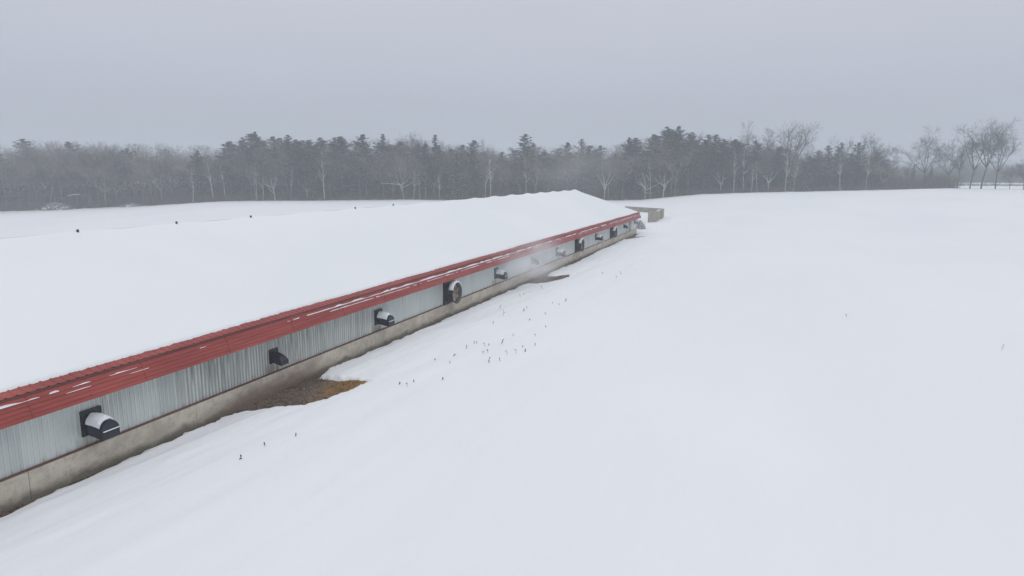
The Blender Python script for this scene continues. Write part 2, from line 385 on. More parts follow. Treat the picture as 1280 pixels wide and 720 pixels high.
# sloping red lap skirt over the air inlets
b = MB(); NL = 5; x0_, z0_, x1_, z1_ = .44, ze-.10, .66, 2.40
for k in range(NL):
    t0, t1 = k/NL, (k+1)/NL
    xa, za = x0_+(x1_-x0_)*t0, z0_+(z1_-z0_)*t0; xb, zb = x0_+(x1_-x0_)*t1+.022, z0_+(z1_-z0_)*t1
    prof = [(xa, za), (xb, zb+.006), (xb, zb-.004), (xb-.03, zb-.004)]
    b.loft([[(a, yy, c) for a, c in prof] for yy in (Y0-.3, Y1+.3)], False)
for yy in (Y0-.3, Y1+.3): b.add([(.02, yy, 2.47), (x1_, yy, 2.395), (x0_, yy, z0_), (.02, yy, z0_)], [(0, 1, 2, 3)])
b.build('eave_skirt', M['red'], barn)
b = MB(); b.add([(x1_, yy, 2.395) for yy in (Y0-.3, Y1+.3)]+[(.024, yy, 2.47) for yy in (Y0-.3, Y1+.3)], [(0, 1, 3, 2)]); b.build('soffit', M['gable'], barn)
# seams on the skirt
b = MB(); y = Y0+2
while y < Y1:
    b = MB(); b.loft([[(x0_+.006+(x1_-x0_)*t, y-.02, z0_+(z1_-z0_)*t), (x0_+.03+(x1_-x0_)*t, y-.02, z0_+(z1_-z0_)*t), (x0_+.03+(x1_-x0_)*t, y+.02, z0_+(z1_-z0_)*t), (x0_+.006+(x1_-x0_)*t, y+.02, z0_+(z1_-z0_)*t)] for t in (0, 1)], True, True, True)
    b.build('skirt_seam', M['red'], barn); y += 3.66
# snow caught on the skirt laps
rs = random.Random(4)
b = MB()
def streak(y0, y1, lap, thick, gate, seed, wid=.04):
    t = lap/NL; xc = x0_+(x1_-x0_)*t+.026; zc = z0_+(z1_-z0_)*t
    y = y0; run = []
    def flush():
        if len(run) > 3: q = MB(); q.loft(run[:], True, True, True); q.build('snow_streak', M['roofsnow'], barn)
        run.clear()
    while y < y1:
        v = float(vnoise(y*.9, seed*7.7, seed)*.6+vnoise(y*3.3, seed, seed+3)*.4)
        hgt = thick*(.35+float(vnoise(y*2.2, seed, seed+9)))
        if v > gate:
            k = min(1, (v-gate)*9)*.9+.1
            run.append([(xc-.045, y, zc+.010), (xc+.004, y, zc+.006), (xc-.002, y, zc+.01+hgt*.6*k), (xc-.040, y, zc+.012+hgt*k)])
        else: flush()
        y += .07
    flush()
streak(5, 13.2, 1, .045, .30, 1); streak(5, 12.0, 2, .022, .5, 2); streak(12.9, 19, 1, .03, .6, 3); streak(12.6, 17, 2, .016, .6, 4)
streak(24, 56, 1, .06, .22, 5); streak(25.5, 56, 2, .03, .36, 6); streak(56, 103, 1, .06, .36, 7); streak(56, 103, 2, .03, .6, 8); streak(18, 24, 1, .04, .66, 9)
# roof snow: one thick blanket, edge a little ragged, bumps over the buried ridge vents
yv = spaced((Y0-.35, 40, .09), (40, 110, .16)); yv = yv[yv < Y1+.33]
def snow_roof(side):
    xe = np.array([.0 if side == 1 else -19.2]*len(yv))
    rag = .16+.06*fbm(yv*.25, yv*0, 3, 2)*2+.12*fbm(yv*6.3, yv*0+3, 13, 2)*(.3+vnoise(yv*.6, yv*0, 14))
    edge = xe+side*(rag-.02)
    us = np.array([0, .012, .03, .06, .1, .2, .3, .4, .5, .6, .7, .8, .9, .97, .99, .997, 1.0])
    U, Y = np.meshgrid(us, yv); ED = edge[:, None]
    X = RIDGE_X+(ED-RIDGE_X)*U
    base = RIDGE_Z-.16-PITCHR*np.abs(X-RIDGE_X)
    ph = ((Y-21.35)/5.4) % 1.0; bump = np.exp(-(np.minimum(ph, 1-ph)*5.4/1.2)**2)*np.exp(-(np.abs(X-RIDGE_X)/.6)**2)*.13
    bump = bump*(.35+.65*sst(Y, 55, 75)); th = .16*(1-sst(np.abs(X-RIDGE_X), 0, 9.6)*.25)
    rim = np.sqrt(np.clip(1-((U-.985)/.015).clip(0, 1)**2, 0, 1))
    th = th*np.where(U > .985, rim*.9+.06, 1)
    Z = base+th+bump+.04*fbm(X*.35, Y*.2, 17, 3)*(U < .98)*sst(np.abs(X-RIDGE_X), .5, 2.5)+.02*fbm(X*.5, Y*.8, 18, 3)*(U < .98)+.025*fbm(Y*.18, X*0, 19, 2)
    V = np.stack([X.ravel(), Y.ravel(), Z.ravel()], 1); nx = len(us)
    i = np.arange(len(yv)-1)[:, None]*nx+np.arange(nx-1)[None, :]
    T = np.stack([i, i+nx, i+nx+1, i+1] if side == -1 else [i, i+1, i+nx+1, i+nx], -1).reshape(-1, 4)
    # closed rim at the two gables
    V2 = V.copy(); rows = [0, len(yv)-1]; extra = []; F2 = []
    for rr in rows:
        for k in range(nx): extra.append((V[rr*nx+k][0], V[rr*nx+k][1], float(base[rr, k])-.02))
    V2 = np.vstack([V, np.array(extra)]); n0 = len(V)
    for q, rr in enumerate(rows):
        for k in range(nx-1): F2.append((rr*nx+k, rr*nx+k+1, n0+q*nx+k+1, n0+q*nx+k))
    T = np.vstack([T, np.array(F2)])
    return link('roof_snow', np_mesh('roof_snow', V2, T, M['roofsnow'], 4, True), barn)
snow_roof(1); snow_roof(-1)
# red barge boards along the far and near gables
for yy in (Y0-.3, Y1+.3):
    b = MB()
    for s in (1, -1):
        xa = .46 if s == 1 else -19.66
        prof = [(RIDGE_X, roofz(RIDGE_X)-.005), (xa, roofz(xa)-.005), (xa, roofz(xa)-.16), (RIDGE_X, roofz(RIDGE_X)-.16)]
        b.loft([[(a, yy-.02, c) for a, c in prof], [(a, yy+.02, c) for a, c in prof]], True, True, True)
    b.build('barge_board', M['red'], barn)
b = MB(); b.box(RIDGE_X-.06, RIDGE_X-.03, Y0, 62, RIDGE_Z-.2, RIDGE_Z+.012); b.build('ridge_cap', M['pipe'], barn)
# small vent caps showing through the ridge snow
for k in (0, 1, 2, 4, 5):
    y = 21.35+5.4*k; b = MB(); z = RIDGE_Z-.02
    b.tube((RIDGE_X+.1, y, z-.2), (RIDGE_X+.1, y, z+.13), .05, n=10); b.tube((RIDGE_X+.1, y, z+.10), (RIDGE_X+.1, y, z+.155), .065, .03, n=12)
    b.build('vent_cap', M['vent'], barn, True)

# ------------------------------------------------------------------ exhaust fans
def copy_tree(o, parent=None):
    c = o.copy(); C.objects.link(c); c.parent = parent
    for ch in [k for k in bpy.data.objects if k.parent == o]: copy_tree(ch, c)
    return c
def frame_plate(name, w_, h_, parent, mat, d=.05):
    b = MB(); b.box(.025, .025+d, -w_/2, w_/2, -h_/2, h_/2)
    r = .035; xx = .025+d
    for y0, y1, z0, z1 in ((-w_/2, w_/2, h_/2-r, h_/2), (-w_/2, w_/2, -h_/2, -h_/2+r), (-w_/2, -w_/2+r, -h_/2+r, h_/2-r), (w_/2-r, w_/2, -h_/2+r, h_/2-r)):
        b.box(xx-.002, xx+.02, y0, y1, z0, z1)
    return b.build(name, mat, parent)
def arch(x, zc, w_, h_top, h_bot, n_=12, tilt=0):
    """arched section: flat sides, round top; tilt moves the top back"""
    p = [(x+tilt*0, -w_/2, zc-h_bot)]
    for k in range(n_+1):
        t = math.pi*k/n_; z = zc+h_top*math.sin(t); p.append((x-tilt*max(0, math.sin(t)), -w_/2*math.cos(t), z))
    p.append((x, w_/2, zc-h_bot)); return p
def make_hood(snow):
    root = empty('exhaust_fan', (0, 0, 0), 'x', 'exhaust fan', 'hooded exhaust fans along the barn wall')
    frame_plate('frame', .74, .86, root, M['plate'])
    h = MB()
    if snow:   # mailbox-shaped hood with a flat arched front
        rings = [arch(.14, -.08, .60, .30, .26), arch(.42, -.09, .62, .31, .28), arch(.68, -.13, .63, .31, .28), arch(.90, -.17, .63, .30, .27, tilt=.04)]
    else:      # down-curving scoop
        rings = [arch(.07, -.03, .62, .30, .26), arch(.30, -.04, .64, .29, .30), arch(.52, -.09, .64, .26, .31, tilt=.01), arch(.70, -.15, .64, .22, .30, tilt=.03), arch(.82, -.23, .63, .17, .24, tilt=.05)]
    h.loft(rings, False)
    inner = [[(x, y*.95, z-.015) for x, y, z in r] for r in rings]; h.loft([r[::-1] for r in inner], False)
    h.loft([rings[-1], inner[-1]], False)
    h.build('hood', M['hood'], root, False)
    f = MB(); r = rings[-1]; f.add([(p[0]-.004, p[1]*.985, p[2]) for p in r], [tuple(range(len(r)))])
    zc = -.17 if snow else -.27
    f.build('front_panel', M['hood'], root)
    s = MB(); xq = r[0][0]; s.box(xq-.004, xq+.035, -.315 if snow else -.305, .315 if snow else .305, zc-.035, zc-.01)
    s.build('panel_ridge', M['plate'], root)
    d = MB(); d.tube((.06, 0, -.02), (.34, 0, -.05), .26, .26, 20); d.build('duct', M['shroud'], root)
    if snow:
        c = MB(); sr = []
        for j, rr in enumerate(rings[:3]+[[(a[0]*.5+b_[0]*.5-.02, a[1], a[2]*.5+b_[2]*.5) for a, b_ in zip(rings[2], rings[3])]]):
            top = [p for p in rr[1:-1]]; k0, k1 = 1, len(top)-1
            sel = top[k0:k1]; m_ = len(sel); ring = []
            for i, p in enumerate(sel):
                u = 1-abs(2*i/(m_-1)-1); ring.append((p[0]+.03*math.sin(i*2.3)*(j == 3), p[1]*1.02, p[2]+.008+(.085+.018*math.sin(i*1.9+j*2.1))*math.sqrt(u)*(1 if j < 3 else .6)))
            sr.append(ring+[(p[0], p[1]*.97, p[2]-.02) for p in reversed(sel)])
        c.loft(sr, True, True, True); c.build('snow_cap', M['roofsnow'], root)
        l = MB(); l.box(xq+.0, xq+.04, -.29, .29, zc-.009, zc+.014); l.build('snow_line', M['roofsnow'], root)
    return root
def make_big():
    root = empty('exhaust_fan', (0, 0, 0), 'x', 'exhaust fan', 'large round exhaust fans along the barn wall')
    frame_plate('frame', 1.42, 1.58, root, M['plate'], .10)
    zc = -.08
    def ring(x, r): return [(x, r*math.cos(2*math.pi*k/32), zc+r*math.sin(2*math.pi*k/32)) for k in range(32)]
    c = MB(); c.loft([ring(.12, .56), ring(.40, .59), ring(.66, .66), ring(.665, .70), ring(.68, .70), ring(.675, .655), ring(.40, .57), ring(.14, .54)], True)
    c.build('cone', M['shroud'], root, True)
    f = MB(); f.add(ring(.44, .575), [tuple(range(32))]); f.build('shutter', M['rust'], root)
    bl = MB()
    for k in range(6):
        a = 2*math.pi*k/6+.3; ca, sa = math.cos(a), math.sin(a)
        for q in (0,):
            V = [(.50+dx, ca*r-sa*t, zc+sa*r+ca*t) for r, t, dx in ((.08, -.05, 0), (.52, -.13, -.03), (.52, .10, .05), (.08, .05, .02))]
            bl.add(V, [(0, 1, 2, 3)])
    bl.tube((.44, 0, zc), (.56, 0, zc), .09, n=14)
    bl.build('blades', M['rustblade'], root)
    g = MB()
    for r in (.16, .30, .44, .58):
        for k in range(24):
            a0, a1 = 2*math.pi*k/24, 2*math.pi*(k+1)/24
            g.tube((.60, r*math.cos(a0), zc+r*math.sin(a0)), (.60, r*math.cos(a1), zc+r*math.sin(a1)), .005, n=4, cap=False)
    for k in range(8):
        a = math.pi*k/8; g.tube((.606, .62*math.cos(a), zc+.62*math.sin(a)), (.606, -.60*math.cos(a), zc-.60*math.sin(a)), .006, n=4)
    g.build('guard', M['shroud'], root)
    s = MB(); rr = []
    for k in range(17):
        a = math.pi*(.16+.72*k/16); u = math.sin(math.pi*k/16)**.5; r0 = .70
        rr.append([(x, (r0+e)*math.cos(a), zc+(r0+e)*math.sin(a)) for x, e in ((.36, -.07), (.38, .015+.05*u), (.52, .02+.07*u), (.66, .02+.05*u), (.70, .0), (.69, -.02))])
    s.loft(rr, True, True, True); s.build('snow_cap', M['roofsnow'], root, True)
    return root
FANS = [(13.98, 1.51, 's', 'snow-capped black hooded fan nearest the camera, at the left end of the barn wall'),
        (22.22, 1.48, 'n', 'black down-turned hood without snow above the bare brown ground patch'),
        (30.35, 1.54, 's', 'snow-capped black hooded fan between the bare hood and the nearest big round fan'),
        (38.72, 1.56, 'b', 'largest-looking round fan with brown face and snowy rim, nearest of the round fans'),
        (46.84, 1.61, 's', 'snow-capped hooded fan just beyond the nearest big round fan'),
        (55.02, 1.60, 'n', 'snow-free dark hood blurred by drifting vapour, middle of the barn wall'),
        (62.23, 1.58, 's', 'snow-capped hooded fan just beyond the drifting vapour'),
        (69.34, 1.62, 'b', 'round snowy-rimmed fan, middle one of the three round fans'),
        (77.66, 1.69, 's', 'snow-capped hooded fan between the two farther round fans'),
        (85.61, 1.66, 'b', 'farthest of the three round fans, snow on its rim'),
        (93.53, 1.80, 'n', 'faint snow-free dark hood near the far end of the barn'),
        (101.3, 1.95, 's', 'snow-capped hooded fan at the very far corner of the barn')]
protos = {}
for y, z, k, lab in FANS:
    if k not in protos: protos[k] = o = (make_big() if k == 'b' else make_hood(k == 's'))
    else: o = copy_tree(protos[k])
    o.location = (.0, y+.06, z); o['label'] = lab
    if k != 'b': o.scale = (.74, .70, .70) if k == 'n' else (.95, .92, .92)
# tan access panel at the far end of the wall
dr = empty('access_door', (0, 97.7, 0), 'tan rectangular panel on the barn wall beside the farthest fan', 'door')
b = MB(); b.box(.03, .07, -.55, .55, .82, 2.36); b.build('door_panel', M['tan'], dr)
b = MB()
for a in ((-.62, -.552, .82, 2.38), (.552, .62, .82, 2.38)): b.box(.03, .10, a[0], a[1], a[2], a[3])
b.box(.03, .10, -.55, .55, 2.362, 2.38); b.build('door_frame', M['plate'], dr)
b = MB(); b.tube((.07, .42, 1.5), (.12, .42, 1.5), .03, n=8); b.build('handle', M['plate'], dr)

# ------------------------------------------------------------------ concrete pit beyond the barn
def gz(x, y): return float(snow_z(np.array([x]), np.array([y]))[0])
pit = empty('concrete_pit', (0, 120, 0), 'low weathered concrete pit walls half buried in snow past the far barn end', 'concrete pit')
b = MB()
def slab(mb, x0, y0, x1, y1, z0, z1, t):
    d = np.array([x1-x0, y1-y0]); d = d/np.linalg.norm(d); nrm = np.array([-d[1], d[0]])*t/2
    c = [(x0+nrm[0], y0+nrm[1]), (x1+nrm[0], y1+nrm[1]), (x1-nrm[0], y1-nrm[1]), (x0-nrm[0], y0-nrm[1])]
    mb.add([(x, y-120, z) for z in (z0, z1) for x, y in c], [(3, 2, 1, 0), (4, 5, 6, 7), (0, 1, 5, 4), (1, 2, 6, 5), (2, 3, 7, 6), (3, 0, 4, 7)])
b = MB(); slab(b, -1.8, 123.6, -.3, 124.1, -.5, 2.3, .3); b.build('end_wall', M['pconc'], pit)
b = MB(); slab(b, -.42, 124.3, -.62, 129.5, -.5, 2.25, .3); b.build('side_wall', M['pconc'], pit)
b = MB(); slab(b, -.45, 129.6, -.75, 134.6, -.5, 2.2, .3); b.build('side_wall', M['pconc'], pit)
b = MB(); slab(b, -.8, 134.8, -9.6, 141.5, -.5, 2.2, .3); b.build('back_wall', M['pconc'], pit)
for (x0, y0, x1, y1, zt) in ((-.43, 124.5, -.6, 129.3, 2.25), (-.9, 134.9, -9.4, 141.4, 2.2)):
    b = MB(); slab(b, x0, y0, x1, y1, zt+.003, zt+.07, .2); b.build('wall_top_snow', M['roofsnow'], pit)

# ------------------------------------------------------------------ steam
def vapour(name, centre, size, dens, seed, label):
    bm = bmesh.new(); bmesh.ops.create_icosphere(bm, subdivisions=4, radius=1)
    for v in bm.verts:
        k = 1+.35*float(fbm(np.array(v.co.x*2+v.co.z+9), np.array(v.co.y*2+v.co.z), seed, 3)); v.co *= k
    me = bpy.data.meshes.new(name); bm.to_mesh(me); bm.free()
    o = link(name, me, None, centre); o.scale = size
    m = bpy.data.materials.new('vapour'); m.use_nodes = True; t = m.node_tree; t.nodes.clear()
    ou = t.nodes.new('ShaderNodeOutputMaterial'); pv = t.nodes.new('ShaderNodeVolumePrincipled'); t.links.new(pv.outputs[0], ou.inputs['Volume'])
    pv.inputs['Color'].default_value = (.97, .98, 1, 1)
    c = t.nodes.new('ShaderNodeTexCoord'); ln = t.nodes.new('ShaderNodeVectorMath'); ln.operation = 'LENGTH'; t.links.new(c.outputs['Object'], ln.inputs[0])
    mr = t.nodes.new('ShaderNodeMapRange'); mr.interpolation_type = 'SMOOTHSTEP'; mr.inputs['From Min'].default_value = .85; mr.inputs['From Max'].default_value = .1
    mr.inputs['To Max'].default_value = dens; t.links.new(ln.outputs['Value'], mr.inputs['Value'])
    nz = t.nodes.new('ShaderNodeTexNoise'); nz.inputs['Scale'].default_value = 2.2; nz.inputs['Detail'].default_value = 3; t.links.new(c.outputs['Object'], nz.inputs['Vector'])
    m2 = t.nodes.new('ShaderNodeMapRange'); m2.inputs['From Min'].default_value = .35; m2.inputs['From Max'].default_value = .65; t.links.new(nz.outputs['Fac'], m2.inputs['Value'])
    mu = t.nodes.new('ShaderNodeMath'); mu.operation = 'MULTIPLY'; t.links.new(mr.outputs[0], mu.inputs[0]); t.links.new(m2.outputs[0], mu.inputs[1])
    t.links.new(mu.outputs[0], pv.inputs['Density']); me.materials.append(m)
    tag(o, label, 'steam', kind='stuff'); return o
vapour('steam', (1.6, 50.2, 2.2), (3.4, 11, 2.9), .24, 3, 'white vapour drifting from the fan over the middle of the barn wall')
vapour('steam', (1.5, 94.5, 1.8), (2.6, 7.5, 1.8), .10, 5, 'faint vapour low along the far end of the barn wall')
vapour('steam', (-14, 118, 9.5), (13, 24, 8), .010, 7, 'thin vapour rising behind the barn ridge in front of the trees')

# ------------------------------------------------------------------ weeds
WEEDS = [(2.5,41.5,.23,0),(3.6,39.4,.39,1),(4.3,41.1,.18,2),(4.3,41.9,.13,0),(5.6,38.6,.08,2),(5.9,40.7,.12,0),(5.3,44.3,.08,0),(5.9,44.0,.08,0),(5.9,45.3,.17,2),(3.9,37.0,.07,0),(4.8,32.1,.13,0),(4.9,32.2,.09,0),(4.9,31.0,.16,0),(5.5,31.9,.16,0),(5.7,32.0,.10,0),(6.0,30.5,.21,1),(6.2,30.7,.13,0),(6.1,32.6,.23,2),(7.3,30.6,.22,1),(7.6,30.9,.19,1),(7.5,32.1,.07,0),(7.9,31.4,.10,2),(6.9,29.2,.17,0),(7.0,28.8,.14,0),(7.4,29.3,.13,0),(6.1,34.5,.08,0),(7.3,34.8,.08,0),(8.0,32.7,.10,0),(7.2,37.1,.08,0),(2.2,46.2,.16,0),(2.3,46.8,.14,0),(2.7,50.0,.19,0),(4.9,29.4,.06,2),(5.3,28.1,.05,0),(6.1,25.7,.07,2),(4.7,24.4,.06,2),(5.1,24.4,.16,1),(5.1,25.0,.07,0),(4.4,28.4,.05,0),(3.9,16.0,.10,2),(4.3,18.2,.08,0),(3.9,17.1,.06,0),(30.3,39.8,.25,1),(23.8,45.7,.16,0),(6.9,57.5,.21,0),(6.8,59.9,.22,0),(5.3,58.8,.21,0)]
SPECIAL = {1: 'tallest upright dead stalk in the snow opposite the nearest round fan', 17: 'thickest dark seed-headed weed in the middle of the weed cluster',
           0: 'leaning dead stalk closest to the foundation opposite the nearest round fan', 39: 'small dark twig lying in the snow at the lower left',
           40: 'tiny dark twig right of the lower left twig, below the bare patch', 42: 'lone pale branching stalk near the right edge of the snow field',
           8: 'leaning seed-headed weed farthest up the right side of the snow cluster', 2: 'stubby dark seed-headed weed, left one of a close pair', 3: 'thin weed, right one of a close pair above the cluster',
           36: 'upright short stalk in the snow right of the bare patch tip', 43: 'tiny lone stalk in the open middle of the snow field', 31: 'slim stalk closest to the vapour in the snow', 41: 'faint speck of a twig between the two lower left twigs'}
def weed_mesh(seed, h, kind):
    r = random.Random(seed); b = MB(); th = .010
    lean = (r.uniform(-.25, .25), r.uniform(-.25, .25))
    if kind == 2: lean = (r.uniform(.3, .7), r.uniform(-.4, .4))
    p = [np.array((0, 0, -.08))]; 
    for k in range(4): p.append(p[-1]+np.array((lean[0]*h/4+r.uniform(-.02, .02), lean[1]*h/4+r.uniform(-.02, .02), (h+.08)/4)))
    for k in range(4): b.tube(p[k], p[k+1], th*(1-.15*k), th*(.85-.15*k), 5)
    for k in range({0: 2, 1: 3, 2: 7}[kind]):
        s = p[r.choice((2, 3, 4))]; d = np.array((r.uniform(-1, 1), r.uniform(-1, 1), r.uniform(.2, 1))); d = d/np.linalg.norm(d)*h*r.uniform(.25, .45)
        b.tube(s, s+d, .006, .003, 4)
        if kind == 2 or r.random() < .5: b.tube(s+d*.7, s+d*1.1, .022, .009, 6)
    if kind != 1: b.tube(p[-1]-np.array((0, 0, .03)), p[-1]+np.array((0, 0, .035)), .024, .01, 6)
    return b
for i, (x, y, h, k) in enumerate(WEEDS):
    b = weed_mesh(i, max(h*1.0, .09), k); o = b.build('dead_weed', M['weed']); o.location = (x, y, gz(x, y))
    if i in SPECIAL: lab = SPECIAL[i]; grp = 'dead weeds poking out of the snow'
    elif y < 29: lab = 'tiny dead weed in the snow near the bare brown patch'; grp = 'dead weeds near the bare patch'
    elif y < 36: lab = 'short dead stalk in the main weed cluster on the snow slope'; grp = 'dead weeds of the main cluster'
    elif y < 48: lab = 'small dead weed in the scattered upper group above the main cluster'; grp = 'dead weeds above the main cluster'
    else: lab = 'tiny dead weed in the snow beyond the vapour'; grp = 'dead weeds beyond the vapour'
    tag(o, lab, 'weed', grp)

# dry grass and stones along the foot of the wall
def blades():
    r = np.random.RandomState(3); N = 5200
    y = np.concatenate([r.uniform(5, 103, 2600), r.uniform(19.4, 25.5, 2000), r.uniform(50, 60, 600)])
    x = np.concatenate([.12+r.rand(2600)*.22, r.uniform(.1, 3.0, 2000), r.uniform(.1, 2.2, 600)])
    sdv = snow_sd(x, y); keep = (sdv < .13) & (vnoise(x*1.3, y*.8, 77) > .42); x, y = x[keep], y[keep]; N = len(x)
    z = soil_z(x, y)-.01; a = r.uniform(0, 6.28, N); l = r.uniform(.05, .17, N); an = r.uniform(0, 6.28, N); w_ = .012
    tip = np.stack([x+np.cos(an)*l*.7, y+np.sin(an)*l*.7, z+l], 1)
    p0 = np.stack([x-np.cos(a)*w_, y-np.sin(a)*w_, z], 1); p1 = np.stack([x+np.cos(a)*w_, y+np.sin(a)*w_, z], 1)
    V = np.stack([p0, p1, tip], 1).reshape(-1, 3); return V, np.arange(len(V)).reshape(-1, 3)
V, T = blades(); tag(link('dry_grass', np_mesh('dry_grass', V, T, M['drygrass'])), 'short dry grass and litter along the foot of the barn', 'grass', kind='stuff')
def gravel():
    r = np.random.RandomState(8); N = 2600
    y = np.concatenate([r.uniform(19.4, 26, 1500), r.uniform(5, 103, 1100)]); x = np.concatenate([r.uniform(.12, 1.9, 1500), r.uniform(.11, .3, 1100)])
    k = snow_sd(x, y) < .05; x, y = x[k], y[k]; N = len(x); z = soil_z(x, y); s = r.uniform(.010, .05, N)*r.uniform(.5, 1, N)
    oc = np.array([(1, 0, 0), (-1, 0, 0), (0, 1, 0), (0, -1, 0), (0, 0, .8), (0, 0, -.8)]); f = np.array([(0, 2, 4), (2, 1, 4), (1, 3, 4), (3, 0, 4), (2, 0, 5), (1, 2, 5), (3, 1, 5), (0, 3, 5)])
    V = (np.stack([x, y, z], 1)[:, None, :]+oc[None]*s[:, None, None]*r.uniform(.6, 1.4, (N, 6, 1))).reshape(-1, 3)
    T = (f[None]+np.arange(N)[:, None, None]*6).reshape(-1, 3); return V, T
V, T = gravel(); tag(link('gravel', np_mesh('gravel', V, T, M['stone'])), 'loose stones in the thawed strip beside the barn wall', 'gravel', kind='stuff')

# ------------------------------------------------------------------ trees
def segs_to_mesh(S, sides=3):
    """S: list of (p, q, r0, r1) -> V, T(quads)"""
    P = np.array([s[0] for s in S], float); Q = np.array([s[1] for s in S], float); r0 = np.array([s[2] for s in S]); r1 = np.array([s[3] for s in S])
    d = Q-P; d /= np.linalg.norm(d, axis=1, keepdims=True)+1e-9
    ref = np.where(np.abs(d[:, 2:3]) < .9, np.array([[0, 0, 1.]]), np.array([[1., 0, 0]])); a = np.cross(d, ref); a /= np.linalg.norm(a, axis=1, keepdims=True)+1e-9; bb = np.cross(d, a)
    Vs = []
    for c, rr in ((P, r0), (Q, r1)):
        for k in range(sides):
            t = 2*math.pi*k/sides; Vs.append(c+(a*math.cos(t)+bb*math.sin(t))*rr[:, None])
    V = np.stack(Vs, 1).reshape(-1, 3); m = 2*sides
    q = np.array([(k, (k+1) % sides, sides+(k+1) % sides, sides+k) for k in range(sides)])
    T = (q[None]+np.arange(len(S))[:, None, None]*m).reshape(-1, 4); return V, T
def rot_about(d, ang, roll, rnd):
    d = d/np.linalg.norm(d); a = np.cross(d, [0, 0, 1] if abs(d[2]) < .95 else [1, 0, 0]); a /= np.linalg.norm(a); b_ = np.cross(d, a)
    return d*math.cos(ang)+(a*math.cos(roll)+b_*math.sin(roll))*math.sin(ang)
def bare_tree(seed, H=20, kind='round', twig=.028, dens=1.0):
    """returns trunk segments and crown segments; H is about the height"""
    r = random.Random(seed); TR, CR = [], []
    def limb(p, d, L, r0, lev, store, curve=.12, up=.10):
        n_ = 5 if lev < 2 else (4 if lev == 2 else 2); pts = [p]; dd = d.copy()
        for k in range(n_):
            dd = dd+np.array([r.gauss(0, curve), r.gauss(0, curve), r.gauss(0, curve*.6)+up]); dd /= np.linalg.norm(dd)
            pts.append(pts[-1]+dd*L/n_)
        for k in range(n_):
            a = max(r0*(1-.8*k/n_), twig*.6); b2 = max(r0*(1-.8*(k+1)/n_), twig*.5); store.append((pts[k], pts[k+1], a, b2))
        return pts
    def sub(pts, L, r0, lev):
        if lev > 3: return
        n_ = int({1: 10, 2: 8, 3: 5}[lev]*dens+.5)
        for j in range(n_):
            t = r.uniform(.25 if lev == 1 else .15, 1); i = min(int(t*(len(pts)-1)), len(pts)-2); p = pts[i]+(pts[i+1]-pts[i])*(t*(len(pts)-1)-i)
            d = rot_about(pts[i+1]-pts[i], r.uniform(.45, 1.0), r.uniform(0, 6.28), r)
            l = L*r.uniform(.45, .78)*(1.15-.5*t); rr = max(r0*.56*(1.1-.6*t), twig)
            q = limb(p, d, l, rr, lev+1, CR, .12, .05)
            if lev < 3: sub(q, l, rr, lev+1)
    R0 = H*.0125
    if kind == 'round':
        th = H*.30; tp = limb(np.zeros(3), np.array([r.gauss(0, .04), r.gauss(0, .04), 1.]), th, R0, 0, TR, .03, .02)
        TR[-1] = (TR[-1][0], TR[-1][1], TR[-1][2]*2.2, R0*.7)
        for k in range(len(TR)): TR[k] = (TR[k][0], TR[k][1], R0*(1-.07*k), R0*(1-.07*(k+1)))
        nm = 5
        for k in range(nm):
            a = 6.28*k/nm+r.uniform(-.4, .4); t = .15 if k == 0 else r.uniform(.5, 1.0)
            d = np.array([math.cos(a)*math.sin(t), math.sin(a)*math.sin(t), math.cos(t)]); L = H*r.uniform(.55, .70)*(1 if k == 0 else .92)
            q = limb(tp[-1], d, L, R0*.78, 1, CR, .08, .09); sub(q, L*.75, R0*.62, 1)
        sub(tp[2:], H*.28, R0*.3, 2)
    elif kind == 'tall':
        tp = limb(np.zeros(3), np.array([r.gauss(0, .07), r.gauss(0, .07), 1.]), H*.97, R0*.8, 0, TR, .075, .04)
        for j in range(int(19*dens)):
            t = r.uniform(.36, .97); i = min(int(t*5), 4); p = tp[i]+(tp[i+1]-tp[i])*(t*5-i)
            a = r.uniform(0, 6.28); e = r.uniform(.5, 1.0); d = np.array([math.cos(a)*math.sin(e), math.sin(a)*math.sin(e), math.cos(e)])
            L = H*.30*(1.25-.8*t)*r.uniform(.7, 1.1); q = limb(p, d, L, R0*.46*(1.2-.8*t), 2, CR, .08, .10); sub(q, L, R0*.3*(1.2-.8*t), 2)
    elif kind == 'candelabra':
        th = H*.28; tp = limb(np.zeros(3), np.array([0, 0, 1.]), th, R0*.8, 0, TR, .04, .02)
        for k in range(len(TR)): TR[k] = (TR[k][0], TR[k][1], R0*.8*(1-.06*k), R0*.8*(1-.06*(k+1)))
        for k in range(8):
            a = (0 if k % 2 else 3.14)+r.uniform(-.9, .9); t = r.uniform(.1, .4) if k < 2 else r.uniform(.5, 1.45)
            d = np.array([math.cos(a)*math.sin(t), math.sin(a)*math.sin(t), math.cos(t)]); L = H*(r.uniform(.5, .66) if k < 2 else r.uniform(.35, .58))
            q = limb(tp[-1 if k < 3 else -1-k % 3], d, L, R0*r.uniform(.28, .45), 1, CR, .17, .075); sub(q, L*.8, R0*.26, 2)
    return TR, CR
